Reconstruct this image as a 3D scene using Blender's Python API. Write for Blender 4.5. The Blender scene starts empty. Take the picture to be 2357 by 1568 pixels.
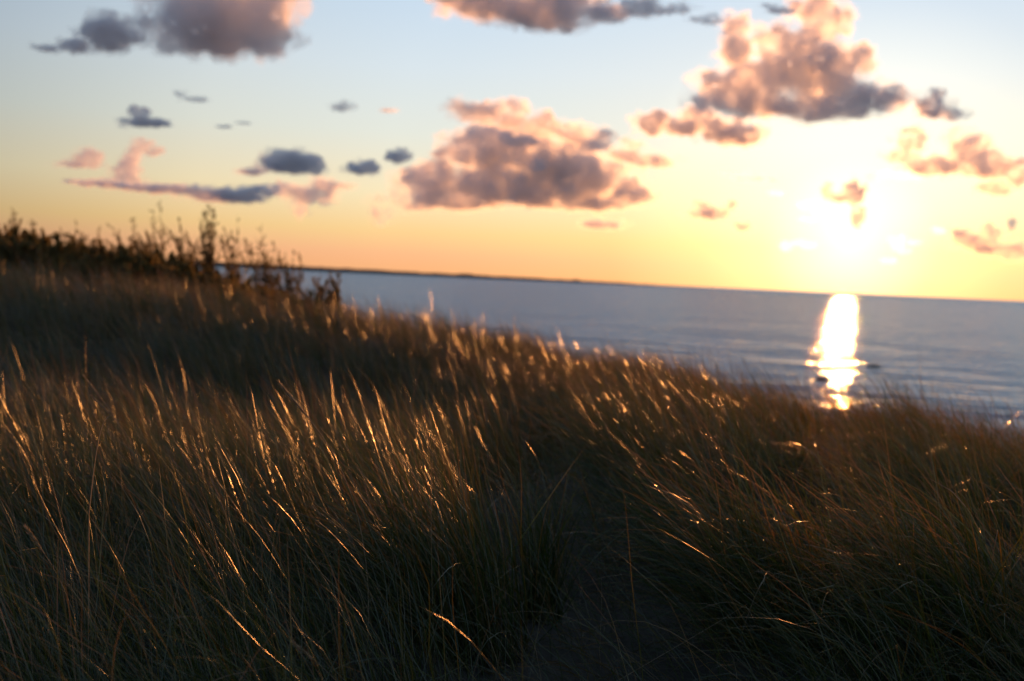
import bpy, math, random
import numpy as np
from mathutils import Matrix, Vector

R = math.radians
sc = bpy.context.scene
COL = sc.collection
rng = np.random.default_rng(11)
random.seed(11)

# ------------------------------------------------------------------ camera
W0, H0, F0 = 2357.0, 1568.0, 2291.0          # the photograph's own frame, 35 mm lens
CAM_Z = 8.0                                   # eye height above the sea
ROT = Matrix.Rotation(R(90 - 3.57), 4, 'X') @ Matrix.Rotation(R(2.54), 4, 'Z')
cam = bpy.data.cameras.new('camera')
cam_o = bpy.data.objects.new('camera', cam)
COL.objects.link(cam_o)
cam_o.matrix_world = Matrix.Translation((0, 0, CAM_Z)) @ ROT
cam.lens = 35; cam.sensor_width = 36
cam.clip_start = 0.1; cam.clip_end = 120000
cam.dof.use_dof = True
cam.dof.focus_distance = 3.3
cam.dof.aperture_fstop = 1.75
cam.dof.aperture_blades = 0
sc.camera = cam_o

def ray(x, y):
    v = ROT.to_3x3() @ Vector(((x - W0/2)/F0, (H0/2 - y)/F0, -1.0))
    return v.normalized()
def at_dist(x, y, Y):
    """the point on the sight line of photograph pixel x, y at forward distance Y"""
    v = ray(x, y)
    return Vector((0, 0, CAM_Z)) + v * (Y / v.y)

# ------------------------------------------------------------------ world
SUN_AZ, SUN_EL = 18.4, 2.8
sun_dir = Vector((math.sin(R(SUN_AZ))*math.cos(R(SUN_EL)), math.cos(R(SUN_AZ))*math.cos(R(SUN_EL)), math.sin(R(SUN_EL))))
w = bpy.data.worlds.new('World'); sc.world = w; w.use_nodes = True
nt = w.node_tree; N = nt.nodes; L = nt.links
bg = N['Background']; bg.inputs[1].default_value = 1.0
sky = N.new('ShaderNodeTexSky'); sky.sky_type = 'NISHITA'; sky.sun_disc = False
sky.sun_elevation = R(SUN_EL); sky.sun_rotation = R(SUN_AZ)
sky.air_density = 1.0; sky.dust_density = 1.0; sky.ozone_density = 1.5
tc = N.new('ShaderNodeTexCoord')
nrm = N.new('ShaderNodeVectorMath'); nrm.operation = 'NORMALIZE'; L.new(tc.outputs['Generated'], nrm.inputs[0])
sep = N.new('ShaderNodeSeparateXYZ'); L.new(nrm.outputs[0], sep.inputs[0])
asin = N.new('ShaderNodeMath'); asin.operation = 'ARCSINE'; L.new(sep.outputs[2], asin.inputs[0])
mr = N.new('ShaderNodeMapRange'); L.new(asin.outputs[0], mr.inputs[0])
mr.inputs[1].default_value = 0.0; mr.inputs[2].default_value = R(60)
def ramp(stops):
    n = N.new('ShaderNodeValToRGB'); e = n.color_ramp.elements
    while len(e) < len(stops): e.new(0.5)
    for k, (p, c) in enumerate(stops):
        e[k].position = p; e[k].color = (*c, 1)
    return n
el = ramp([(d/60, c) for d, c in [
    (0.0, (.86, .42, .20)), (1.1, (.88, .46, .25)), (2.4, (.88, .60, .28)), (4.6, (.88, .75, .49)),
    (7.9, (.74, .77, .70)), (11.5, (.66, .75, .81)), (15.5, (.55, .69, .84)), (24, (.38, .50, .67)), (38, (.20, .28, .42)), (60, (.07, .11, .18))]])
L.new(mr.outputs[0], el.inputs[0])
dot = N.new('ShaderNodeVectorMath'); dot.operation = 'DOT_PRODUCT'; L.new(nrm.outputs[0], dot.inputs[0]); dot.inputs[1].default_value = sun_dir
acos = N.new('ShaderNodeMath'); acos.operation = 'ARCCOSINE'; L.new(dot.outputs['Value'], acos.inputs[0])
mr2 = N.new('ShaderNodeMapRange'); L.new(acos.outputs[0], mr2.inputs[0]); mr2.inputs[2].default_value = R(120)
fall = ramp([(d/120, c) for d, c in [(0, (1, 1, 1)), (26, (1, 1, 1)), (36, (.91, .90, .89)), (48, (.58, .60, .63)), (75, (.47, .51, .56)), (120, (.55, .66, .80))]])   # unseen sky opposite the sun, brightened and cooled to light the cloud fronts
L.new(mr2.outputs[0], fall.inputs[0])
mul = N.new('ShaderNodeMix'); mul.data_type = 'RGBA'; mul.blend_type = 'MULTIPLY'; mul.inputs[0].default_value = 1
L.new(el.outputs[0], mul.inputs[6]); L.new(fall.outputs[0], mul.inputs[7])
# the bright aureole of the low sun in the damp air
glow = ramp([(d/120, c) for d, c in [(0, (1.2, 1.1, .75)), (2.0, (.95, .85, .5)), (4.5, (.50, .42, .22)), (8, (.24, .20, .10)), (13, (.05, .04, .016)), (24, (0, 0, 0))]])
L.new(mr2.outputs[0], glow.inputs[0])
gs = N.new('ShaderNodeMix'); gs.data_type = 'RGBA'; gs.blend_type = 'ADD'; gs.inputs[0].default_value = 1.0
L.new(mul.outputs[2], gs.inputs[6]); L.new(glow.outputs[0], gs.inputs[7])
ns = N.new('ShaderNodeMix'); ns.data_type = 'RGBA'; ns.blend_type = 'ADD'; ns.inputs[0].default_value = 0.016
L.new(gs.outputs[2], ns.inputs[6]); L.new(sky.outputs[0], ns.inputs[7])
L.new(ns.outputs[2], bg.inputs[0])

sun = bpy.data.lights.new('sun', 'SUN'); sun_o = bpy.data.objects.new('sun', sun); COL.objects.link(sun_o)
sun.energy = 4.2; sun.angle = R(0.6); sun.color = (1.0, 0.375, 0.095)
sun_o.rotation_euler = (-sun_dir).to_track_quat('-Z', 'Y').to_euler()
sun_o.location = (0, 0, 60)

vs = sc.view_settings
vs.view_transform = 'Standard'; vs.look = 'None'; vs.exposure = 0; vs.gamma = 1
cy = sc.cycles
cy.use_denoising = True; cy.use_adaptive_sampling = False
cy.max_bounces = 14; cy.volume_bounces = 12; cy.transmission_bounces = 6; cy.diffuse_bounces = 3; cy.glossy_bounces = 3
cy.caustics_reflective = False; cy.caustics_refractive = False
cy.sample_clamp_indirect = 6

# ------------------------------------------------------------------ helpers
def link(name, me, mat=None, parent=None):
    o = bpy.data.objects.new(name, me); COL.objects.link(o)
    if mat is not None and me is not None: me.materials.append(mat)
    if parent is not None: o.parent = parent
    return o
def tag(o, label=None, cat=None, group=None, kind=None):
    if label: o['label'] = label
    if cat: o['category'] = cat
    if group: o['group'] = group
    if kind: o['kind'] = kind
    return o
def empty(name, loc):
    o = bpy.data.objects.new(name, None); COL.objects.link(o); o.location = loc; o.empty_display_size = .1
    return o
def np_mesh(name, v, faces, smooth=True, attrs=None):
    """faces: (n, k) integer array"""
    me = bpy.data.meshes.new(name)
    v = np.ascontiguousarray(v, np.float32); f = np.ascontiguousarray(faces, np.int32)
    n, k = f.shape
    me.vertices.add(len(v)); me.vertices.foreach_set('co', v.ravel())
    me.loops.add(n*k); me.loops.foreach_set('vertex_index', f.ravel())
    me.polygons.add(n); me.polygons.foreach_set('loop_start', np.arange(0, n*k, k, dtype=np.int32))
    me.polygons.foreach_set('loop_total', np.full(n, k, np.int32))
    me.polygons.foreach_set('use_smooth', np.full(n, smooth, bool))
    for key, val in (attrs or {}).items():
        a = me.attributes.new(key, 'FLOAT', 'POINT'); a.data.foreach_set('value', np.ascontiguousarray(val, np.float32))
    me.update(calc_edges=True); me.validate()
    return me
def new_mat(name):
    m = bpy.data.materials.new(name); m.use_nodes = True
    m.node_tree.nodes.remove(m.node_tree.nodes['Principled BSDF'])
    return m, m.node_tree, m.node_tree.nodes['Material Output']
def nd(t, kind, **kw):
    n = t.nodes.new(kind)
    for k, v in kw.items():
        if k in n.inputs: n.inputs[k].default_value = v
        else: setattr(n, k, v)
    return n
def mramp(t, stops):
    n = t.nodes.new('ShaderNodeValToRGB'); e = n.color_ramp.elements
    while len(e) < len(stops): e.new(0.5)
    for k, (p, c) in enumerate(stops):
        e[k].position = p; e[k].color = (*c, 1)
    return n

# smooth value noise for numpy
def vnoise(x, y, seed=0):
    def h(i, j):
        n = np.sin(i*127.1 + j*311.7 + seed*74.7)*43758.5453
        return n - np.floor(n)
    xi = np.floor(x); yi = np.floor(y); fx = x - xi; fy = y - yi
    fx = fx*fx*(3 - 2*fx); fy = fy*fy*(3 - 2*fy)
    return (h(xi, yi)*(1-fx) + h(xi+1, yi)*fx)*(1-fy) + (h(xi, yi+1)*(1-fx) + h(xi+1, yi+1)*fx)*fy
def fbm(x, y, seed=0, o=4):
    a, s, t = 1.0, 0.0, 0.0
    for k in range(o):
        s = s + a*vnoise(x*2**k, y*2**k, seed + k); t += a; a *= .5
    return s/t

# ------------------------------------------------------------------ terrain
# ground height below the eye, along rays u = x / y
PROF = {
 -0.80: [(0,-1.5),(6,-1.4),(10,-1.1),(14,-.75),(19,-.55),(26,-.2),(34,-.1),(50,-1.5),(90,-8.7),(160,-9)],
 -0.51: [(0,-1.5),(4,-1.45),(8,-1.65),(11.5,-1.65),(13,-1.30),(14.8,-.82),(18,-.78),(25,-.38),(31,-.30),(42,-1.6),(80,-8.7),(160,-9)],
 -0.38: [(0,-1.5),(4,-1.42),(8,-1.68),(11.5,-1.68),(13,-1.35),(14.8,-.86),(19,-.86),(25,-.72),(30,-.8),(42,-2.4),(75,-8.7),(160,-9)],
 -0.25: [(0,-1.5),(4,-1.40),(6,-1.4),(9,-1.90),(11.5,-1.82),(13,-1.5),(15,-.98),(19,-1.06),(25,-1.3),(34,-2.2),(60,-8.4),(160,-9)],
 -0.10: [(0,-1.5),(4,-1.42),(6,-1.36),(9,-1.92),(12.5,-1.82),(16,-1.10),(19,-1.28),(26,-2.4),(50,-8.4),(160,-9)],
  0.00: [(0,-1.5),(4,-1.48),(6,-1.42),(9,-1.88),(13,-1.62),(17,-1.36),(20,-1.6),(26,-2.8),(50,-8.4),(160,-9)],
  0.14: [(0,-1.5),(4,-1.54),(5.5,-1.36),(7.5,-1.34),(10,-1.5),(14,-1.44),(17,-1.8),(24,-3.2),(45,-8.4),(160,-9)],
  0.28: [(0,-1.5),(4,-1.54),(5.5,-1.38),(7.5,-1.36),(10.5,-1.5),(13,-1.9),(18,-3.0),(45,-8.4),(160,-9)],
  0.335:[(0,-1.5),(4,-1.55),(6,-1.56),(9,-1.46),(11,-1.6),(14,-2.3),(20,-3.6),(45,-8.4),(160,-9)],
  0.40: [(0,-1.5),(4,-1.50),(6,-1.40),(8,-1.40),(10.5,-1.52),(13,-2.1),(18,-3.2),(45,-8.4),(160,-9)],
  0.514:[(0,-1.5),(4,-1.48),(6,-1.38),(8,-1.52),(9.5,-1.62),(12,-2.2),(16,-3.0),(45,-8.4),(160,-9)],
  0.80: [(0,-1.5),(5,-1.5),(8,-1.7),(12,-2.4),(16,-3.2),(45,-8.4),(160,-9)],
}
_us = np.array(sorted(PROF)); _ys = np.concatenate([np.arange(0, 40, .25), np.arange(40, 161, 2.0)])
_tab = np.array([np.interp(_ys, *zip(*PROF[u])) for u in _us])
_k = np.hanning(9); _k /= _k.sum()
_tab = np.array([np.convolve(np.pad(r, 4, 'edge'), _k, 'valid') for r in _tab])
def ground(x, y):
    x = np.asarray(x, float); y = np.asarray(y, float)
    u = np.clip(x/np.maximum(y, 3.0), -.8, .8); yy = np.clip(y, 0, 160)
    iu = np.clip(np.searchsorted(_us, u) - 1, 0, len(_us) - 2)
    t = (u - _us[iu])/(_us[iu+1] - _us[iu]); t = t*t*(3 - 2*t)
    yi = np.clip(np.searchsorted(_ys, yy) - 1, 0, len(_ys) - 2)
    s = (yy - _ys[yi])/(_ys[yi+1] - _ys[yi])
    z = (_tab[iu, yi]*(1-s) + _tab[iu, yi+1]*s)*(1-t) + (_tab[iu+1, yi]*(1-s) + _tab[iu+1, yi+1]*s)*t
    amp = np.clip(1 - (y - 30)/40, .1, 1)
    z = z + (fbm(x*.55, y*.55, 3) - .5)*.34*amp + (fbm(x*3, y*3, 9, 2) - .5)*.05
    return z + CAM_Z

xs = np.sinh(np.linspace(-6.2, 6.2, 281)); xs = xs/xs.max()*420
ysn = np.concatenate([-np.geomspace(400, 1, 30), np.arange(-.5, 14, .12), np.arange(14, 40, .35), np.arange(40, 170, 2.5)])
gx, gy = np.meshgrid(xs, ysn)
gz = ground(gx, gy)
nv = np.stack([gx, gy, gz], -1).reshape(-1, 3)
ni, nj = gx.shape
idx = np.arange(ni*nj).reshape(ni, nj)
fq = np.stack([idx[:-1, :-1], idx[:-1, 1:], idx[1:, 1:], idx[1:, :-1]], -1).reshape(-1, 4)
m_sand, t, out = new_mat('sand')
co = nd(t, 'ShaderNodeTexCoord')
n1 = nd(t, 'ShaderNodeTexNoise', Scale=1.7, Detail=8.0); t.links.new(co.outputs['Object'], n1.inputs[0])
n2 = nd(t, 'ShaderNodeTexNoise', Scale=34.0, Detail=5.0); t.links.new(co.outputs['Object'], n2.inputs[0])
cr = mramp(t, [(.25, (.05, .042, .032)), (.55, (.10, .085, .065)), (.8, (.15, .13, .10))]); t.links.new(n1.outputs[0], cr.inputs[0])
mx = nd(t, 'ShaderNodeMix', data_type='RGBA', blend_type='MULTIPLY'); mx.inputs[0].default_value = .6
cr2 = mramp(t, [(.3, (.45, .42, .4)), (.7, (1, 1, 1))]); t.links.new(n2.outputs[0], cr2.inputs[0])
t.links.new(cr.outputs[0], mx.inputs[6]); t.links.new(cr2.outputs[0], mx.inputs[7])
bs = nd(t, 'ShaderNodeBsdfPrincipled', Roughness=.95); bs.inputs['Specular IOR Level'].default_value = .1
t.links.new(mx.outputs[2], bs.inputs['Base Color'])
bp = nd(t, 'ShaderNodeBump', Strength=.5, Distance=.03); t.links.new(n2.outputs[0], bp.inputs['Height']); t.links.new(bp.outputs[0], bs.inputs['Normal'])
t.links.new(bs.outputs[0], out.inputs[0])
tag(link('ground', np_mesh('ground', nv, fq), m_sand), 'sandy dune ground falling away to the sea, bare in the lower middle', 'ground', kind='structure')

# ------------------------------------------------------------------ sea
m_sea, t, out = new_mat('sea_water')
co = nd(t, 'ShaderNodeTexCoord')
mp = nd(t, 'ShaderNodeMapping'); mp.inputs['Scale'].default_value = (.72, 1.0, 1); mp.inputs['Rotation'].default_value = (0, 0, R(12))
t.links.new(co.outputs['Object'], mp.inputs[0])
hs = []
for s, a, d in ((.035, 1.9, 3.0), (.11, 1.4, 5.0), (.36, .27, 5.0), (2.2, .03, 3.0)):
    n = nd(t, 'ShaderNodeTexNoise', Scale=s, Detail=d, Roughness=.6); t.links.new(mp.outputs[0], n.inputs[0])
    k = nd(t, 'ShaderNodeMath', operation='MULTIPLY'); t.links.new(n.outputs[0], k.inputs[0]); k.inputs[1].default_value = a
    hs.append(k)
acc = hs[0]
for k in hs[1:]:
    s_ = nd(t, 'ShaderNodeMath', operation='ADD'); t.links.new(acc.outputs[0], s_.inputs[0]); t.links.new(k.outputs[0], s_.inputs[1]); acc = s_
bp = nd(t, 'ShaderNodeBump', Strength=1.0, Distance=1.0); t.links.new(acc.outputs[0], bp.inputs['Height'])
bs = nd(t, 'ShaderNodeBsdfPrincipled', Roughness=.07, IOR=1.62); bs.inputs['Base Color'].default_value = (.25, .27, .30, 1)
# the faces of the swell turned to the shore are the steep ones
tl = nd(t, 'ShaderNodeVectorMath', operation='ADD'); t.links.new(bp.outputs[0], tl.inputs[0]); tl.inputs[1].default_value = (0, -.235, 0)
tn_ = nd(t, 'ShaderNodeVectorMath', operation='NORMALIZE'); t.links.new(tl.outputs[0], tn_.inputs[0])
t.links.new(tn_.outputs[0], bs.inputs['Normal']); t.links.new(bs.outputs[0], out.inputs[0])
sx = np.array([-60000, -20000, -6000, -2000, -600, -200, 0, 200, 600, 2000, 6000, 20000, 60000.])
sy = np.array([30, 60, 120, 250, 500, 1000, 2000, 4000, 8000, 16000, 32000, 64000.])
gx2, gy2 = np.meshgrid(sx, sy); i2 = np.arange(gx2.size).reshape(gx2.shape)
f2 = np.stack([i2[:-1, :-1], i2[:-1, 1:], i2[1:, 1:], i2[1:, :-1]], -1).reshape(-1, 4)
tag(link('sea', np_mesh('sea', np.stack([gx2, gy2, gx2*0], -1).reshape(-1, 3), f2), m_sea), 'grey blue rippled sea with a bright glitter path under the sun', 'sea', kind='structure')

# ------------------------------------------------------------------ far shore
m_far, t, out = new_mat('far_wood')
bs = nd(t, 'ShaderNodeBsdfPrincipled', Roughness=1.0)
co = nd(t, 'ShaderNodeTexCoord'); n1 = nd(t, 'ShaderNodeTexNoise', Scale=.02, Detail=4.0); t.links.new(co.outputs['Object'], n1.inputs[0])
cr = mramp(t, [(.3, (.05, .035, .025)), (.7, (.10, .07, .05))]); t.links.new(n1.outputs[0], cr.inputs[0]); t.links.new(cr.outputs[0], bs.inputs['Base Color']); t.links.new(bs.outputs[0], out.inputs[0])
px = np.linspace(-500, 1640, 400)
D = 4200.0
prof_h = np.interp(px, [-500, 500, 700, 800, 900, 1000, 1150, 1300, 1420, 1560, 1640], [26, 23, 20, 18, 15, 14, 12, 9, 7, 3, .5])
prof_h = prof_h*(.8 + .45*fbm(px*.03, px*0, 5)) + 1.6*vnoise(px*.3, px*0, 8)*np.clip(prof_h/8, 0, 1)
for b in (1060, 1075, 1320): prof_h = prof_h + 5*np.exp(-((px - b)/9)**2)
Dv = np.interp(px, [-500, 600, 1640], [2800, 3800, 6500]); prof_h = prof_h*Dv/D
fv = []; 
for k, x in enumerate(px):
    a = (x - W0/2)/F0; X = a*Dv[k]; Y = Dv[k]
    for dy, hh in ((-30, 0), (0, .45), (60, 1.0), (220, .9), (600, 0)):
        fv.append((X*(1 + dy/Y), Y + dy, prof_h[k]*hh - (.5 if hh == 0 else 0)))
fi = np.arange(len(px)*5).reshape(-1, 5)
ff = np.stack([fi[:-1, :-1], fi[1:, :-1], fi[1:, 1:], fi[:-1, 1:]], -1).reshape(-1, 4)
tag(link('far_shore', np_mesh('far_shore', np.array(fv), ff), m_far), 'low dark wooded coast along the left of the horizon', 'coast', kind='structure')

# ------------------------------------------------------------------ clouds
_mats = {}
def cloud_mat(sig, aniso=.62, col=(.93, .90, .92), cell=50.0):
    key = (round(sig, 6), aniso, col, round(cell, 1))
    if key not in _mats:
        m, t, out = new_mat('cloud_vapour')
        v = nd(t, 'ShaderNodeVolumePrincipled'); v.inputs['Color'].default_value = (*col, 1)
        v.inputs['Anisotropy'].default_value = aniso
        co = nd(t, 'ShaderNodeTexCoord')
        n = nd(t, 'ShaderNodeTexNoise', Scale=1.0/cell, Detail=3.0, Roughness=.62); t.links.new(co.outputs['Object'], n.inputs[0])
        r = nd(t, 'ShaderNodeMapRange'); t.links.new(n.outputs[0], r.inputs[0])
        r.inputs[1].default_value = .36; r.inputs[2].default_value = .68; r.inputs[3].default_value = sig*.15; r.inputs[4].default_value = sig*1.9
        t.links.new(r.outputs[0], v.inputs['Density'])
        t.links.new(v.outputs[0], out.inputs['Volume'])
        m.cycles.volume_sampling = 'MULTIPLE_IMPORTANCE'
        _mats[key] = m
    return _mats[key]
def ico():
    import bmesh
    b = bmesh.new(); bmesh.ops.create_icosphere(b, subdivisions=2, radius=1)
    v = np.array([q.co[:] for q in b.verts]); f = np.array([[q.index for q in p.verts] for p in b.faces]); b.free()
    return v, f
ICO_V, ICO_F = ico()
tex1 = bpy.data.textures.new('billow', 'CLOUDS'); tex1.noise_depth = 3
def cloud(lumps, label, tau=4.0, aniso=.62, extra=11, rough=.62, col=(.995, .985, .99), depth=.7, group='clouds over the sea', far=1.0):
    """lumps: ellipses (x, y, rx, ry) in photograph pixels; the cloud base sits about 520 m up.
    A dense heart of vapour inside a thinner, more ragged one."""
    lumps = [tuple(map(float, q)) for q in lumps]
    by = max(q[1] + q[3] for q in lumps); bx = np.mean([q[0] for q in lumps])
    e = max(ray(bx, by).z, .024)
    Y = min(520.0/e, 16000.0)*far
    S = Y/F0                                             # metres per photograph pixel there
    rs = np.random.default_rng(int(bx*7 + by*13) % 99991)
    ms = float(np.median([min(q[2], q[3]) for q in lumps]))
    sig = .70*tau/(2*ms*S*depth)
    dz = [rs.normal(0, .25)*(q[2]*q[3])**.5 for q in lumps]
    ctr = None; shells = []
    for (grow, nx, dens, rg, lo) in ((.96, extra, sig, rough, .3), (1.2, extra*2, sig*.22, rough*1.5, .06)):
        V = []; Fc = []; n = 0
        def put(cx, cy, rx, ry, z):
            nonlocal n
            p = at_dist(cx, cy, Y)
            q = np.stack([ICO_V[:, 0]*rx*S, ICO_V[:, 1]*depth*(rx*ry)**.5*S, ICO_V[:, 2]*ry*S], 1)
            V.append(q + np.array([p.x, p.y + z*S, p.z])); Fc.append(ICO_F + n); n += len(q)
        for (cx, cy, rx, ry), z in zip(lumps, dz):
            put(cx, cy, rx*grow*.90, ry*grow*.90, z)
            for k in range(nx):
                a = rs.uniform(lo - .25, 1.25 - lo)*math.pi
                rr = rs.uniform(.16, .46)*min(rx, ry*1.6)
                g = rs.uniform(.45, 1.04)*grow
                put(cx + math.cos(a)*rx*g, cy - math.sin(a)*ry*g, rr*rs.uniform(.9, 1.6), rr*rs.uniform(.55, .95), z + rs.normal(0, .4)*(rx*ry)**.5)
        P = np.concatenate(V)
        if ctr is None: ctr = P.mean(0)
        me = np_mesh('cloud', P - ctr, np.concatenate(Fc))
        o = bpy.data.objects.new('cloud', me); COL.objects.link(o)
        r = o.modifiers.new('r', 'REMESH'); r.mode = 'VOXEL'; r.voxel_size = max(ms/11.0, 1.0)*S
        for sz, st in ((1.3, .55), (.55, .46), (.24, .26)):
            tx = bpy.data.textures.new('billow', 'CLOUDS'); tx.noise_scale = sz*ms*S; tx.noise_depth = 2
            d = o.modifiers.new('d', 'DISPLACE'); d.texture = tx; d.texture_coords = 'LOCAL'; d.mid_level = .5; d.strength = st*rg*ms*S*2
        nm = bpy.data.meshes.new_from_object(o.evaluated_get(bpy.context.evaluated_depsgraph_get()))
        bpy.data.objects.remove(o); bpy.data.meshes.remove(me)
        vv = np.empty(len(nm.vertices)*3, np.float32); nm.vertices.foreach_get('co', vv)
        nm.calc_loop_triangles()
        ff = np.empty(len(nm.loop_triangles)*3, np.int32); nm.loop_triangles.foreach_get('vertices', ff)
        shells.append((vv.reshape(-1, 3), ff.reshape(-1, 3), dens)); bpy.data.meshes.remove(nm)
    n0 = len(shells[0][0])
    me = np_mesh('cloud', np.concatenate([shells[0][0], shells[1][0]]), np.concatenate([shells[0][1], shells[1][1] + n0]))
    for sh in shells: me.materials.append(cloud_mat(sh[2], aniso, col, max(ms*1.5, 24)*S))
    mi = np.concatenate([np.zeros(len(shells[0][1]), np.int32), np.ones(len(shells[1][1]), np.int32)])
    me.polygons.foreach_set('material_index', mi)
    o = bpy.data.objects.new('cloud', me); COL.objects.link(o); o.location = ctr
    return tag(o, label, 'cloud', group)

cloud([(500,60,150,72),(600,45,62,82),(400,78,68,48),(455,5,90,66),(565,-25,95,75),(620,100,40,30)], 'big dark grey cloud at the top left with a glowing orange right edge', tau=7)
cloud([(258,88,58,40),(270,62,30,24),(172,110,45,16),(105,112,36,8)], 'ragged slate grey cloud trailing left of the big dark one', tau=5)
cloud([(1130,12,110,42),(1060,0,50,28),(1250,30,100,46),(1290,62,60,18),(1390,30,60,24)], 'long brown grey cloud cut by the top edge in the middle', tau=5)
cloud([(1480,20,60,22),(1550,22,45,13),(1630,46,45,9)], 'thin mauve streamer trailing right from the top middle cloud', tau=1.6, rough=.8)
cloud([(1885,55,50,52),(1945,60,18,34),(1850,25,28,22),(1690,66,32,26),(1695,120,42,42),(1780,115,48,48),(1850,150,78,72),(1905,180,76,84),(1985,140,34,36),(1965,230,62,44),(2045,228,42,36),(1750,190,66,54),(1650,212,56,36),(1720,238,100,36),(1850,255,95,30),(1625,232,46,20)],
      'tallest cloud, a towering lumpy cumulus high above the sun', tau=5)
cloud([(1800,25,38,8),(1770,14,24,6)], 'small dark wisp touching the tall cumulus at its upper left', tau=1.5)
cloud([(1500,285,36,28),(1605,268,44,22),(1570,298,60,18),(1680,312,80,26),(1640,290,50,16)], 'brown shelf of cloud under the left foot of the tall cumulus', tau=5)
cloud([(1050,242,34,16),(1105,265,58,26),(1172,268,46,30),(1240,292,46,28),(1310,305,40,24),(1365,325,48,26)], 'peach lit lumpy cloud leaning along the top of the wide grey one', tau=3)
cloud([(1130,350,108,48),(1030,360,34,24),(1250,375,108,56),(1180,428,170,46),(1340,420,96,44),(1000,430,70,42),(1050,458,118,28),(1300,462,160,22),(1435,462,46,20),(1400,395,56,28),(1475,452,40,18),(960,470,50,18),(1440,425,40,18)],
      'widest cloud, a purple grey cumulus in the middle of the sky', tau=5)
cloud([(1385,517,62,13)], 'flat pink sliver just under the right end of the wide grey cloud', tau=2.2)
cloud([(1440,358,46,18),(1500,370,60,18),(1450,335,30,12)], 'peach wedge of cloud to the right of the wide grey one', tau=2.5)
cloud([(840,390,38,16)], 'small dark slate puff, left of a pair beside the wide grey cloud', tau=5)
cloud([(921,362,26,18)], 'smallest dark slate puff touching the left shoulder of the wide grey cloud', tau=5)
cloud([(670,378,72,25),(640,366,30,16),(575,395,36,9),(725,388,22,18)], 'dark slate blue cloud above the long flat bank on the left', tau=6)
cloud([(325,262,24,14),(335,284,54,12),(375,284,20,8)], 'dark blue cloudlet alone in the clear sky on the left', tau=5)
cloud([(328,334,30,14),(352,350,20,12),(305,362,24,26),(292,395,30,26),(288,420,48,14)], 'pink cloud standing up like a chimney from the flat bank', tau=2.0, aniso=.45, far=1.35)
cloud([(208,364,32,18),(185,380,60,10)], 'pink puff to the left of the chimney shaped cloud', tau=2.0, aniso=.45)
cloud([(170,417,36,5),(240,423,80,9),(380,436,110,13),(520,450,100,18),(600,440,50,14)], 'long flat grey cloud bank low over the left bushes', tau=4)
cloud([(660,438,60,16),(710,448,50,26),(745,445,30,32),(690,480,20,22),(790,430,28,10)], 'ragged mauve cloud at the right end of the flat bank', tau=2.5, rough=.8)
cloud([(868,462,30,9),(880,500,24,24)], 'little torn pink cloud hanging left of the wide grey one', tau=1.6, rough=.8)
cloud([(2155,238,34,30),(2172,264,50,14)], 'small grey brown cloud to the right of the tall cumulus', tau=4)
cloud([(2095,328,36,28),(2078,362,40,18),(2150,385,74,22),(2230,346,52,38),(2278,382,76,30),(2350,410,40,17),(2290,434,44,18)], 'broken orange brown cloud cluster near the right edge', tau=3.2)
cloud([(1962,448,30,30),(1906,440,14,22),(1935,455,30,12),(1975,500,19,32)], 'little brown cross shaped cloud right above the sun', tau=3)
cloud([(1630,492,52,15),(1618,474,20,12),(1685,475,12,13)], 'small orange cloud to the left of the sun', tau=2.4)
cloud([(1713,523,20,12)], 'tiny orange speck of cloud nearest the sun on its left', tau=2.4)
cloud([(2265,552,58,30),(2325,580,64,24)], 'salmon cloud low on the right edge above the horizon', tau=2.8)
cloud([(2328,520,10,28)], 'thin upright wisp above the low salmon cloud', tau=1.5)
def scraps(x, y, w_, h_, n, seed):
    rs = np.random.default_rng(seed)
    return [(x + rs.normal(0, w_*.45), y + rs.normal(0, h_*.45), rs.uniform(10, 26), rs.uniform(5, 11)) for _ in range(n)]
cloud(scraps(1870, 475, 70, 34, 9, 1), 'blazing white scraps of thin cloud left of the cross shaped cloud', tau=.7, aniso=.80, rough=.9)
cloud(scraps(2050, 404, 80, 14, 7, 2), 'white hot line of cloud under the broken cluster on the right', tau=.6, aniso=.80, rough=.9)
cloud(scraps(2080, 562, 85, 26, 9, 3), 'glowing broken strip of thin cloud right of the sun', tau=.7, aniso=.80, rough=.9)
cloud(scraps(1850, 560, 50, 24, 5, 4), 'glowing white scrap of cloud left of the sun', tau=.6, aniso=.80, rough=.9)
cloud([(1740,412,60,7),(1690,400,40,5)], 'faint cream streak under the brown shelf of cloud', tau=.8, aniso=.75)
cloud([(415,218,14,8),(452,230,32,7)], 'faint grey streak high in the clear sky on the left', tau=1.0)
cloud([(788,248,28,12)], 'faint grey smudge in the clear sky left of the middle', tau=1.2)
cloud([(895,254,26,5)], 'faint flat dash of cloud beside the grey smudge', tau=1.0)
cloud([(515,292,24,5),(560,284,24,4)], 'faintest thin line of cloud on the left', tau=.7)

# ------------------------------------------------------------------ marram grass
m_grass, t, out = new_mat('marram')
at = nd(t, 'ShaderNodeAttribute', attribute_name='tint')
cr = mramp(t, [(0, (.014, .034, .009)), (.45, (.028, .054, .011)), (.72, (.060, .060, .020)), (.88, (.11, .075, .028)), (1, (.17, .125, .06))])
t.links.new(at.outputs['Fac'], cr.inputs[0])
df = nd(t, 'ShaderNodeBsdfPrincipled', Roughness=.27); df.inputs['Specular IOR Level'].default_value = .95
t.links.new(cr.outputs[0], df.inputs['Base Color'])
co = nd(t, 'ShaderNodeTexCoord')
nb = nd(t, 'ShaderNodeTexNoise', Scale=14.0, Detail=2.0); t.links.new(co.outputs['Object'], nb.inputs[0])
bp = nd(t, 'ShaderNodeBump', Strength=1.0, Distance=.010); t.links.new(nb.outputs[0], bp.inputs['Height']); t.links.new(bp.outputs[0], df.inputs['Normal'])
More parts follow.
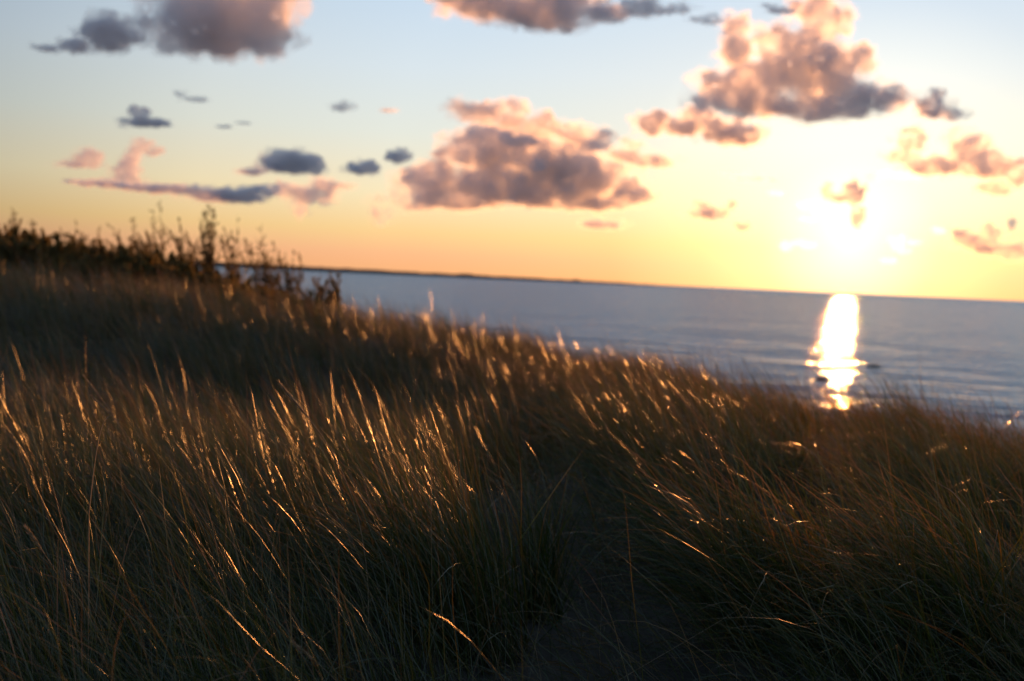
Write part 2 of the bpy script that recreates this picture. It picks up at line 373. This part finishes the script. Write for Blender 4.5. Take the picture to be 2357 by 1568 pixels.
tr = nd(t, 'ShaderNodeBsdfTranslucent')
ct = mramp(t, [(0, (.045, .070, .010)), (.42, (.095, .125, .012)), (.72, (.26, .125, .016)), (1, (.34, .18, .05))])   # light passed by a leaf is yellower
t.links.new(at.outputs['Fac'], ct.inputs[0]); t.links.new(ct.outputs[0], tr.inputs[0])
mxs = nd(t, 'ShaderNodeMixShader', Fac=.36); t.links.new(df.outputs[0], mxs.inputs[1]); t.links.new(tr.outputs[0], mxs.inputs[2])
t.links.new(mxs.outputs[0], out.inputs[0])

def blades(x, y, length, width, seg, sides, lean0=18, lean1=50, jit=20, az_sd=36, tint=None, wind=180.0, zoff=-.03, rs=rng, tuft=None, rust=0.0):
    """curved tapering leaves blown along the wind; sides=3 gives rolled leaves, 2 flat ones"""
    n = len(x)
    if n == 0: return None
    az = R(wind) + rs.normal(0, R(az_sd), n)
    shade = np.zeros(n); bend = np.zeros(n)
    if tuft is not None:                                 # each tuft has its own height, set and colour
        m = int(tuft.max()) + 1
        length = length*rs.uniform(.76, 1.08, m)[tuft]; az = az + rs.normal(0, R(16), m)[tuft]
        bend = rs.normal(0, 8, m)[tuft]; shade = rs.normal(0, .16, m)[tuft]
    lay = 17*np.clip((x/np.maximum(y, 1) - .06)/.25, 0, 1)     # the windward slope is combed flatter
    lean0 = lean0 + lay*.6; lean1 = lean1 + lay
    dead = rs.random(n) < .07
    odd = rs.random(n) < .05
    az = np.where(odd, rs.uniform(0, 2*math.pi, n), az)
    a0 = R(1)*np.abs(rs.normal(0, jit*.8, n) + lean0 + bend); a0 = np.where(dead, a0 + R(40)*rs.random(n), a0); a1 = a0 + R(1)*np.abs(rs.normal(0, jit*1.3, n) + lean1 - lean0)
    a1 = np.where(rs.random(n) < .12, a1 + R(45)*rs.random(n), a1)
    P = np.zeros((n, seg+1, 3)); P[:, 0] = np.stack([x, y, ground(x, y) + zoff], 1)
    T = np.zeros((n, seg+1, 3))
    curl = rs.normal(0, R(16), n); kink = rs.random(n) < .08; kq = rs.uniform(.35, .8, n); kw = R(1)*rs.uniform(25, 80, n)
    w1, w2 = rs.uniform(0, 6.28, n), rs.normal(0, R(9), n)
    for k in range(seg+1):
        f = k/seg
        a = a0 + (a1 - a0)*f**1.45 + w2*np.sin(w1 + f*10) + np.where(kink & (f > kq), kw, 0); zz = az + curl*f
        T[:, k] = np.stack([np.sin(a)*np.cos(zz), np.sin(a)*np.sin(zz), np.cos(a)], 1)
        if k < seg: P[:, k+1] = P[:, k] + T[:, k]*(length/seg)[:, None]
    side = np.cross(T, np.array([0, 0, 1.0])); side /= np.linalg.norm(side, axis=2, keepdims=True) + 1e-9
    up = np.cross(side, T)
    tw = rs.uniform(0, 2*math.pi, n)[:, None]
    fr = np.linspace(0, 1, seg+1)
    wd = width[:, None]*np.clip(1.15 - .25*fr - .9*fr**3.0, .03, 1.1)[None]
    rings = []
    spread = math.pi if sides == 2 else R(105)
    for q in range(sides):                               # three points make a half rolled, open trough
        ang = tw + spread*(q - (sides - 1)/2)
        rings.append(P + (side*np.cos(ang)[..., None] + up*np.sin(ang)[..., None])*wd[..., None])
    Vv = np.stack(rings, 2)                              # n, seg+1, sides, 3
    id_ = np.arange(n*(seg+1)*sides).reshape(n, seg+1, sides)
    Fv = np.stack([id_[:, :-1, :-1], id_[:, :-1, 1:], id_[:, 1:, 1:], id_[:, 1:, :-1]], -1).reshape(-1, 4)
    tn = np.clip(rs.random(n)**1.3*.85 + shade + rust, 0, 1) if tint is None else tint
    tn = np.where(dead, np.clip(tn + .4, 0, 1), tn)
    tt = np.repeat(np.clip(tn[:, None] + .25*(fr[None]**3), 0, 1).reshape(-1), sides)
    return Vv.reshape(-1, 3), Fv, tt
def grass_obj(parts, name, label, cat, group=None, kind=None):
    V, Fs, A, n = [], [], [], 0
    for p in parts:
        if p is None: continue
        V.append(p[0]); Fs.append(p[1] + n); A.append(p[2]); n += len(p[0])
    return tag(link(name, np_mesh(name, np.concatenate(V), np.concatenate(Fs), True, {'tint': np.concatenate(A)}), m_grass), label, cat, group, kind)

def px_of(x, y, z):
    """photograph pixel of world points (for reading the density of the growth off the picture)"""
    M = np.array(ROT.to_3x3().transposed())
    q = np.stack([x, y, z - CAM_Z], 0).reshape(3, -1); c = M @ q
    return W0/2 + F0*c[0]/-c[2], H0/2 - F0*c[1]/-c[2]
def density(x, y):
    """bare sand of the path and hollows: 0, thick growth: 1"""
    u = x/np.maximum(y, 1.0)
    d = np.ones_like(x)
    # the trodden sandy path, winding from the lower middle away to the right
    pc = np.interp(y, [2, 3.5, 5, 6.5, 8, 10], [.42, .50, .42, .22, .35, 1.2]) + (0)
    pw = np.interp(y, [2, 3.5, 5, 6.5, 8, 10], [.72, .66, .46, .36, .26, .1])
    q = np.clip((np.abs(x - pc)/pw - .55)/.65, 0, 1)
    d = d*(.11 + .89*q*q)
    # the gap under the sun
    gc = .338*y + .05
    q = np.clip((np.abs(x - gc)/(.045*y + .05) - .4)/.7, 0, 1)
    near = np.clip((y - 4.5)/1.0, 0, 1)
    d = d*(1 - near*(1 - (.45 + .55*q)))
    cl = fbm(x*1.6, y*1.6, 21, 3)
    d = d*np.clip((cl - .28)/.25, .15, 1)
    return d
def scatter(n, y0, y1, u0=-.66, u1=.66, pad=.8):
    y = np.sqrt(rng.uniform(y0**2, y1**2, n)); u = rng.uniform(u0, u1, n)
    x = u*y + np.sign(u)*pad*np.abs(u)
    # leaves grow in tufts
    nt_ = max(n//36, 1); k = rng.integers(0, nt_, n)
    tx, ty = x[:nt_][k], y[:nt_][k]
    tuft = rng.random(n) < .72
    x = np.where(tuft, tx + rng.normal(0, .07, n), x); y = np.where(tuft, ty + rng.normal(0, .07, n), y)
    keep = rng.random(n) < density(x, y)
    return x[keep], y[keep], k[keep]

parts = []
x, y, k = scatter(40000, 2.3, 7.0)
n = len(x); ln = np.clip(rng.normal(.76, .15, n), .25, 1.15)
far = np.clip((y - 4)/5, 0, 1)
parts.append(blades(x, y, ln, rng.uniform(.0006, .0017, n), 10, 3, lean0=20, lean1=60, tuft=k, rust=-.16))
x, y, k = scatter(60000, 7.0, 15.0)
n = len(x); parts.append(blades(x, y, np.clip(rng.normal(.74, .15, n), .25, 1.1), rng.uniform(.0013, .0029, n), 8, 3, lean0=18, lean1=62, tuft=k, rust=.20))
x, y, k = scatter(48000, 15.0, 24.0, -.62, .30)
n = len(x); parts.append(blades(x, y, np.clip(rng.normal(.70, .16, n), .25, 1.0), rng.uniform(.0020, .0034, n), 5, 3, tuft=k, rust=.18))
x, y, k = scatter(24000, 24.0, 42.0, -.62, -.02)
n = len(x); parts.append(blades(x, y, np.clip(rng.normal(.65, .16, n), .25, 1.0), rng.uniform(.005, .008, n), 3, 2, tuft=k))
# dead litter and low runners lying on the sand
y = np.sqrt(rng.uniform(2.4**2, 9.0**2, 9000)); x = rng.uniform(-.6, .6, 9000)*y
n = len(x); parts.append(blades(x, y, rng.uniform(.12, .5, n), rng.uniform(.0008, .0022, n), 6, 3, lean0=62, lean1=86, jit=14, az_sd=80, tint=rng.uniform(.35, 1, n), zoff=.004))
grass_obj(parts, 'dune_grass', 'dense wind blown marram grass covering the dune, golden where the low sun catches it', 'grass', kind='stuff')

# single tussocks that stand out from the rest
def px_ground(x, y):
    """where the sight line of a photograph pixel meets the dune"""
    d = ray(x, y); r = np.arange(1.5, 60, .02)
    p = np.array(d)[:, None]*r + np.array([0, 0, CAM_Z])[:, None]
    k = int(np.argmax(p[2] < ground(p[0], p[1])))
    return float(p[0, k]), float(p[1, k])
def tussock(px_, py_, n, rad, label, name='grass_tussock', **kw):
    x0, y0 = px_ground(px_, py_)
    r = rad*np.sqrt(rng.random(n)); a = rng.uniform(0, 2*math.pi, n)
    le = kw.pop('length', .75)
    b = blades(x0 + r*np.cos(a), y0 + r*np.sin(a), np.clip(rng.normal(le, .13, n), .3, 1.2), rng.uniform(.0012, .0030, n), 10, 3, **kw)
    V = b[0].copy(); org = np.array([x0, y0, float(ground(x0, y0))])
    o = grass_obj([(V - org, b[1], b[2])], name, label, 'grass tuft', 'tussocks beside the sandy path')
    o.location = org
    return o
tussock(1245, 1425, 130, .10, 'upright grass tuft standing alone at the left edge of the bare sand', lean0=6, lean1=30, az_sd=80, length=.62)
tussock(1830, 1480, 620, .30, 'big tussock swept over to the left, right of the bare sand', lean0=16, lean1=66, length=.86)
tussock(1620, 1330, 260, .20, 'smaller tussock lying over the sand behind the big swept one', lean0=24, lean1=72, length=.74)
tussock(2230, 1530, 420, .28, 'tussock arching left in the bottom right corner', lean0=16, lean1=60, length=.80)
tussock(1080, 1490, 420, .26, 'tall tussock at the edge of the dense grass, left of the upright tuft', lean0=18, lean1=48, length=.86)

# ------------------------------------------------------------------ dry seed stalks
m_straw, t, out = new_mat('dry_straw')
co = nd(t, 'ShaderNodeTexCoord'); n1 = nd(t, 'ShaderNodeTexNoise', Scale=60.0); t.links.new(co.outputs['Object'], n1.inputs[0])
cr = mramp(t, [(.3, (.22, .15, .085)), (.7, (.42, .31, .19))]); t.links.new(n1.outputs[0], cr.inputs[0])
bs = nd(t, 'ShaderNodeBsdfPrincipled', Roughness=.5); t.links.new(cr.outputs[0], bs.inputs['Base Color'])
tr = nd(t, 'ShaderNodeBsdfTranslucent'); t.links.new(cr.outputs[0], tr.inputs[0])
mxs = nd(t, 'ShaderNodeMixShader', Fac=.35); t.links.new(bs.outputs[0], mxs.inputs[1]); t.links.new(tr.outputs[0], mxs.inputs[2]); t.links.new(mxs.outputs[0], out.inputs[0])
def tube(pts, rad, sides=5):
    pts = np.asarray(pts, float); n = len(pts)
    T = np.gradient(pts, axis=0); T /= np.linalg.norm(T, axis=1, keepdims=True)
    sd = np.cross(T, [.31, .87, .37]); sd /= np.linalg.norm(sd, axis=1, keepdims=True); up = np.cross(sd, T)
    a = np.arange(sides)*2*math.pi/sides
    V = pts[:, None] + (sd[:, None]*np.cos(a)[None, :, None] + up[:, None]*np.sin(a)[None, :, None])*np.asarray(rad, float)[:, None, None]
    i_ = np.arange(n*sides).reshape(n, sides); nx = np.roll(i_, -1, 1)
    F = np.stack([i_[:-1], nx[:-1], nx[1:], i_[1:]], -1).reshape(-1, 4)
    return V.reshape(-1, 3), F
def merge(ls):
    V, Fs, n = [], [], 0
    for v, f in ls: V.append(v); Fs.append(f + n); n += len(v)
    return np.concatenate(V), np.concatenate(Fs)
def seed_stalk(tip, neck, Y, label, group='dry seed stalks in the grass', thick=1.0):
    a = np.array(at_dist(*tip, Y)); b = np.array(at_dist(*neck, Y + .05))
    ax = (b - a); Lh = np.linalg.norm(ax); ax /= Lh
    # the stem runs on down from the head and steepens to its root
    gx_, gy_ = b[0] + ax[0]*.22 + .10, b[1] + .04
    root = np.array([gx_, gy_, float(ground(gx_, gy_)) - .02])
    f = np.linspace(0, 1, 12)[:, None]
    c1 = b + ax*np.linalg.norm(root - b)*.45
    stem = (1-f)**2*b + 2*(1-f)*f*c1 + f**2*root
    e = empty('seed_stalk', root); tag(e, label, 'seed stalk', group)
    v, fc = tube(stem - root, np.linspace(.0011, .0019, 12)*thick)
    link('stem', np_mesh('stem', v, fc), m_straw, e)
    rs = np.random.default_rng(int(tip[0]))
    ls = [tube(a + ax*Lh*np.linspace(0, 1, 7)[:, None] - root, np.array([.0008, .0026, .0036, .004, .0038, .0028, .0012])*thick)]
    for k in range(110):                                  # the bristling scales of the spike
        q = rs.random()**.9; p = a + ax*Lh*q
        d = rs.normal(size=3); d -= ax*d.dot(ax); d /= np.linalg.norm(d)
        g = (-ax*.93 + d*.36); l = .016*(.5 + .6*math.sin(math.pi*min(q*.9 + .08, 1)))*thick
        s_ = np.cross(g, d); s_ /= np.linalg.norm(s_)
        o = p + d*.002*thick
        vv = np.array([o, o + g*l*.45 + s_*.0013*thick, o + g*l, o + g*l*.45 - s_*.0013*thick]) - root
        ls.append((vv, np.array([[0, 1, 2, 3]])))
    v, fc = merge(ls); link('seed_head', np_mesh('seed_head', v, fc), m_straw, e)
    return e
seed_stalk((640, 878), (712, 964), 3.5, 'pale bristly seed head leaning left, sharpest one near the middle of the grass')
seed_stalk((190, 862), (242, 930), 4.8, 'upper of two blurred seed heads leaning left over the left grass')
seed_stalk((208, 908), (252, 952), 4.8, 'lower of two blurred seed heads leaning left over the left grass')
seed_stalk((58, 1212), (98, 1268), 3.0, 'brown seed head near the left edge among green blades')
seed_stalk((670, 1475), (735, 1530), 2.8, 'drooping brown seed head lowest in the grass near the bottom')
seed_stalk((1268, 1208), (1280, 1275), 4.3, 'grey upright seed head in the tuft beside the sand')
def straw(pts, Y, label, r=.0016):
    """pts: photograph pixels from root to tip"""
    P = np.array([at_dist(x, y, Y + .02*k) for k, (x, y) in enumerate(pts)])
    n = 24; tt = np.linspace(0, len(P) - 1, n)
    P2 = np.stack([np.interp(tt, np.arange(len(P)), P[:, c]) for c in range(3)], 1)
    for _ in range(3): P2[1:-1] = (P2[:-2] + 2*P2[1:-1] + P2[2:])/4
    g = float(ground(P2[0, 0], P2[0, 1]))
    P2 = np.concatenate([[[P2[0, 0] + .01, P2[0, 1], min(g - .02, P2[0, 2] - .05)]], P2])
    org = P2[0].copy(); v, f = tube(P2 - org, np.linspace(r, r*.25, len(P2)), 3)
    o = link('dry_leaf', np_mesh('dry_leaf', v, f), m_straw); o.location = org
    return tag(o, label, 'dry leaf', 'single dry leaves')
straw([(205, 1180), (215, 1090), (225, 1020), (240, 965), (262, 952), (285, 970)], 2.9, 'pale dry leaf with a hooked tip among the left blades')
straw([(420, 1600), (520, 1555), (600, 1540), (672, 1527)], 2.5, 'pale dry leaf lying almost level along the bottom edge')
straw([(1245, 1560), (1232, 1490), (1205, 1430), (1182, 1392)], 3.6, 'thin grey leaf curving up out of the sand left of the path')
straw([(1420, 1568), (1640, 1440), (1720, 1390)], 3.7, 'long straight dry leaf slanting up to the right across the sand')
straw([(1380, 1500), (1385, 1400), (1384, 1330)], 3.9, 'thin upright leaf standing alone in the bare sand', .0014)

# ------------------------------------------------------------------ shrubs on the crest
m_leaf, t, out = new_mat('shrub_leaf')
co = nd(t, 'ShaderNodeTexCoord'); n1 = nd(t, 'ShaderNodeTexNoise', Scale=5.0, Detail=4.0); t.links.new(co.outputs['Object'], n1.inputs[0])
cr = mramp(t, [(.3, (.045, .042, .014)), (.55, (.09, .068, .022)), (.75, (.13, .075, .027))]); t.links.new(n1.outputs[0], cr.inputs[0])
bs = nd(t, 'ShaderNodeBsdfPrincipled', Roughness=.45); t.links.new(cr.outputs[0], bs.inputs['Base Color'])
tr = nd(t, 'ShaderNodeBsdfTranslucent', Color=(.27, .185, .055, 1))
mxs = nd(t, 'ShaderNodeMixShader', Fac=.6); t.links.new(bs.outputs[0], mxs.inputs[1]); t.links.new(tr.outputs[0], mxs.inputs[2]); t.links.new(mxs.outputs[0], out.inputs[0])
m_bark, t, out = new_mat('shrub_bark')
bs = nd(t, 'ShaderNodeBsdfPrincipled', Roughness=.8); co = nd(t, 'ShaderNodeTexCoord'); n1 = nd(t, 'ShaderNodeTexNoise', Scale=25.0); t.links.new(co.outputs['Object'], n1.inputs[0])
cr = mramp(t, [(.3, (.05, .035, .025)), (.7, (.10, .07, .05))]); t.links.new(n1.outputs[0], cr.inputs[0]); t.links.new(cr.outputs[0], bs.inputs['Base Color']); t.links.new(bs.outputs[0], out.inputs[0])
def leaf_quads(P, D, size, rs):
    n = len(P)
    d = D + rs.normal(0, .55, (n, 3)); d /= np.linalg.norm(d, axis=1, keepdims=True)
    s_ = np.cross(d, rs.normal(size=(n, 3))); s_ /= np.linalg.norm(s_, axis=1, keepdims=True)
    l = size*rs.uniform(.6, 1.3, n)[:, None]; nrm_ = np.cross(d, s_)
    V = np.stack([P, P + d*l*.5 + s_*l*.26 + nrm_*l*.05, P + d*l, P + d*l*.5 - s_*l*.26 + nrm_*l*.05], 1).reshape(-1, 3)
    return V, np.arange(n*4).reshape(n, 4)
def shrub_shape(h, wd, stems, rs, leafy=1.0, lean=-.12):
    br, LV, LD = [], [], []
    for k in range(stems):
        top = np.array([rs.normal(0, wd*.5) + lean*h, rs.normal(0, wd*.45), h*(1.0 if k == 0 else rs.uniform(.45, .95))])
        base = np.array([rs.normal(0, wd*.16), rs.normal(0, wd*.16), -.05])
        if k == 0: top[0] = lean*h*.5
        f = np.linspace(0, 1, 7)[:, None]
        c = base + (top - base)*np.array([.25, .25, .6])
        p = (1-f)**2*base + 2*(1-f)*f*c + f**2*top + rs.normal(0, .012, (7, 3))*f
        br.append(tube(p, np.linspace(.008, .002, 7), 4))
        for j in range(16):
            q = rs.uniform(.25, 1); i0 = min(int(q*6), 5); b = p[i0] + (p[i0+1] - p[i0])*(q*6 - i0)
            dr = (p[i0+1] - p[i0]); dr /= np.linalg.norm(dr); dr = dr*1.0 + rs.normal(0, .42, 3); dr /= np.linalg.norm(dr)
            l = rs.uniform(.10, .30)*(1.1 - q*.6)
            e_ = b + dr*l; br.append(tube(np.linspace(b, e_, 3), [.003, .002, .001], 3))
            m = max(int(64*leafy*rs.uniform(.3, 1.3)), 1)
            w_ = rs.random(m)[:, None]
            LV.append(b + (e_ - b)*w_); LD.append(np.repeat(dr[None], m, 0))
    return merge(br), (np.concatenate(LV), np.concatenate(LD))
def shrub(px_, ytop, wpx, Y, label, stems, leafy, seed):
    stems = int(stems*1.7)
    rs = np.random.default_rng(seed)
    top = at_dist(px_, ytop, Y); g = float(ground(top.x, Y)); h = max(top.z - g, .35)
    wd = 1.25*wpx*Y/F0
    br, (lp, ld) = shrub_shape(h, wd, stems, rs, leafy)
    e = empty('shrub', (top.x, Y, g)); tag(e, label, 'shrub', 'shrubs along the left crest')
    link('branches', np_mesh('branches', *br), m_bark, e)
    v, f = leaf_quads(lp, ld, .029, rs)
    link('foliage', np_mesh('foliage', v, f, False), m_leaf, e)
SH = [
 (38, 492, 38, 26, 'slim shrub farthest left, its tuft sticking up from the dark crest', 9, 1.0),
 (112, 548, 48, 26, 'low rounded shrub just right of the slim one at the left edge', 14, 1.0),
 (168, 512, 30, 25, 'pointed shrub between two low bushes on the left crest', 9, 1.1),
 (245, 530, 48, 25, 'broad low shrub under the upright pink cloud', 14, 1.0),
 (312, 506, 36, 25, 'upright twiggy shrub below the left end of the flat cloud bank', 10, 1.0),
 (350, 535, 40, 25, 'short dense shrub at the foot of the thin tall one', 14, 1.2),
 (378, 466, 44, 24, 'tallest thin shrub with open airy twigs reaching to the flat cloud bank', 8, .7),
 (438, 510, 44, 24, 'bushy shrub between the airy tall shrub and the dark leafy one', 12, 1.0),
 (492, 468, 30, 24, 'tall narrow shrub with the darkest leafy top', 12, 1.5),
 (552, 492, 44, 24, 'shrub with clotted dark leaves at its tips, right of the narrow leafy one', 10, 1.0),
 (612, 522, 36, 23, 'loose thin shrub, third last towards the water', 9, .8),
 (645, 556, 30, 23, 'small spindly shrub leaning over the far shore line', 8, .8),
 (682, 578, 34, 22, 'low shrub where the crest meets the sea horizon', 10, .9),
 (738, 640, 36, 19, 'feathery shrub standing before the grey water', 10, 1.0),
 (786, 632, 22, 19, 'last sparse shrub on the right, dark against the grey water', 7, .9)]
for k, (a, b, c, Y, lab, st, lf) in enumerate(SH): shrub(a, b, c, Y, lab, st, lf, 100 + k)
# the tangle of low scrub under them, past counting
rs = np.random.default_rng(5); BR, LP, LD = [], [], []
for k in range(430):
    u = rs.uniform(-.60, -.205); Y = rs.normal(np.interp(u, [-.6, -.2], [25, 22]), 1.5)
    hh = rs.uniform(.45, .95)*np.interp(u, [-.5, -.36, -.28, -.2], [1.25, 1.1, .95, .5])
    br, (lp, ld) = shrub_shape(hh, .55, 5, rs, .8)
    org = np.array([u*Y, Y, float(ground(u*Y, Y))]); BR.append((br[0] + org, br[1])); LP.append(lp + org); LD.append(ld)
V, Fc = leaf_quads(np.concatenate(LP), np.concatenate(LD), .06, rs)
bv, bf = merge(BR)
me = np_mesh('low_scrub', np.concatenate([bv, V]), np.concatenate([bf, Fc + len(bv)]), False)
o = link('low_scrub', me, m_bark); me.materials.append(m_leaf)
me.polygons.foreach_set('material_index', np.concatenate([np.zeros(len(bf), np.int32), np.ones(len(Fc), np.int32)]))
tag(o, 'dense dark brown low scrub along the left crest', 'scrub', kind='stuff')

# ------------------------------------------------------------------ rocks in the shallows
m_rock, t, out = new_mat('wet_rock')
bs = nd(t, 'ShaderNodeBsdfPrincipled', Roughness=.6); co = nd(t, 'ShaderNodeTexCoord'); n1 = nd(t, 'ShaderNodeTexNoise', Scale=3.0, Detail=6.0); t.links.new(co.outputs['Object'], n1.inputs[0])
cr = mramp(t, [(.3, (.03, .03, .03)), (.7, (.09, .085, .08))]); t.links.new(n1.outputs[0], cr.inputs[0]); t.links.new(cr.outputs[0], bs.inputs['Base Color']); t.links.new(bs.outputs[0], out.inputs[0])
def rock(x, y, wpx, hpx, label, seed):
    import bmesh
    d = ray(x, y + hpx*.5); Y = -CAM_Z/d.z*d.y; p = at_dist(x, y + hpx*.5, Y); S = Y/F0
    b = bmesh.new(); bmesh.ops.create_icosphere(b, subdivisions=4, radius=1)
    from mathutils import noise
    for v in b.verts:
        n = noise.fractal(v.co*1.3 + Vector((seed, 0, 0)), .8, 2.0, 4)
        v.co *= 1 + .35*n
        v.co.x *= wpx*.5*S; v.co.y *= wpx*.35*S; v.co.z *= hpx*.9*S
    me = bpy.data.meshes.new('rock'); b.to_mesh(me); b.free()
    for q in me.polygons: q.use_smooth = True
    o = link('rock', me, m_rock); o.location = (p.x, p.y, 0)
    tag(o, label, 'rock', 'rocks in the shallows')
rock(2012, 842, 34, 8, 'dark low rock in the water right of the glitter path', 3)
rock(1890, 872, 30, 9, 'dark low rock in the water left of the glitter path, close above the grass', 8)
rock(1952, 824, 30, 3, 'thin dark rock awash inside the glitter path', 12)
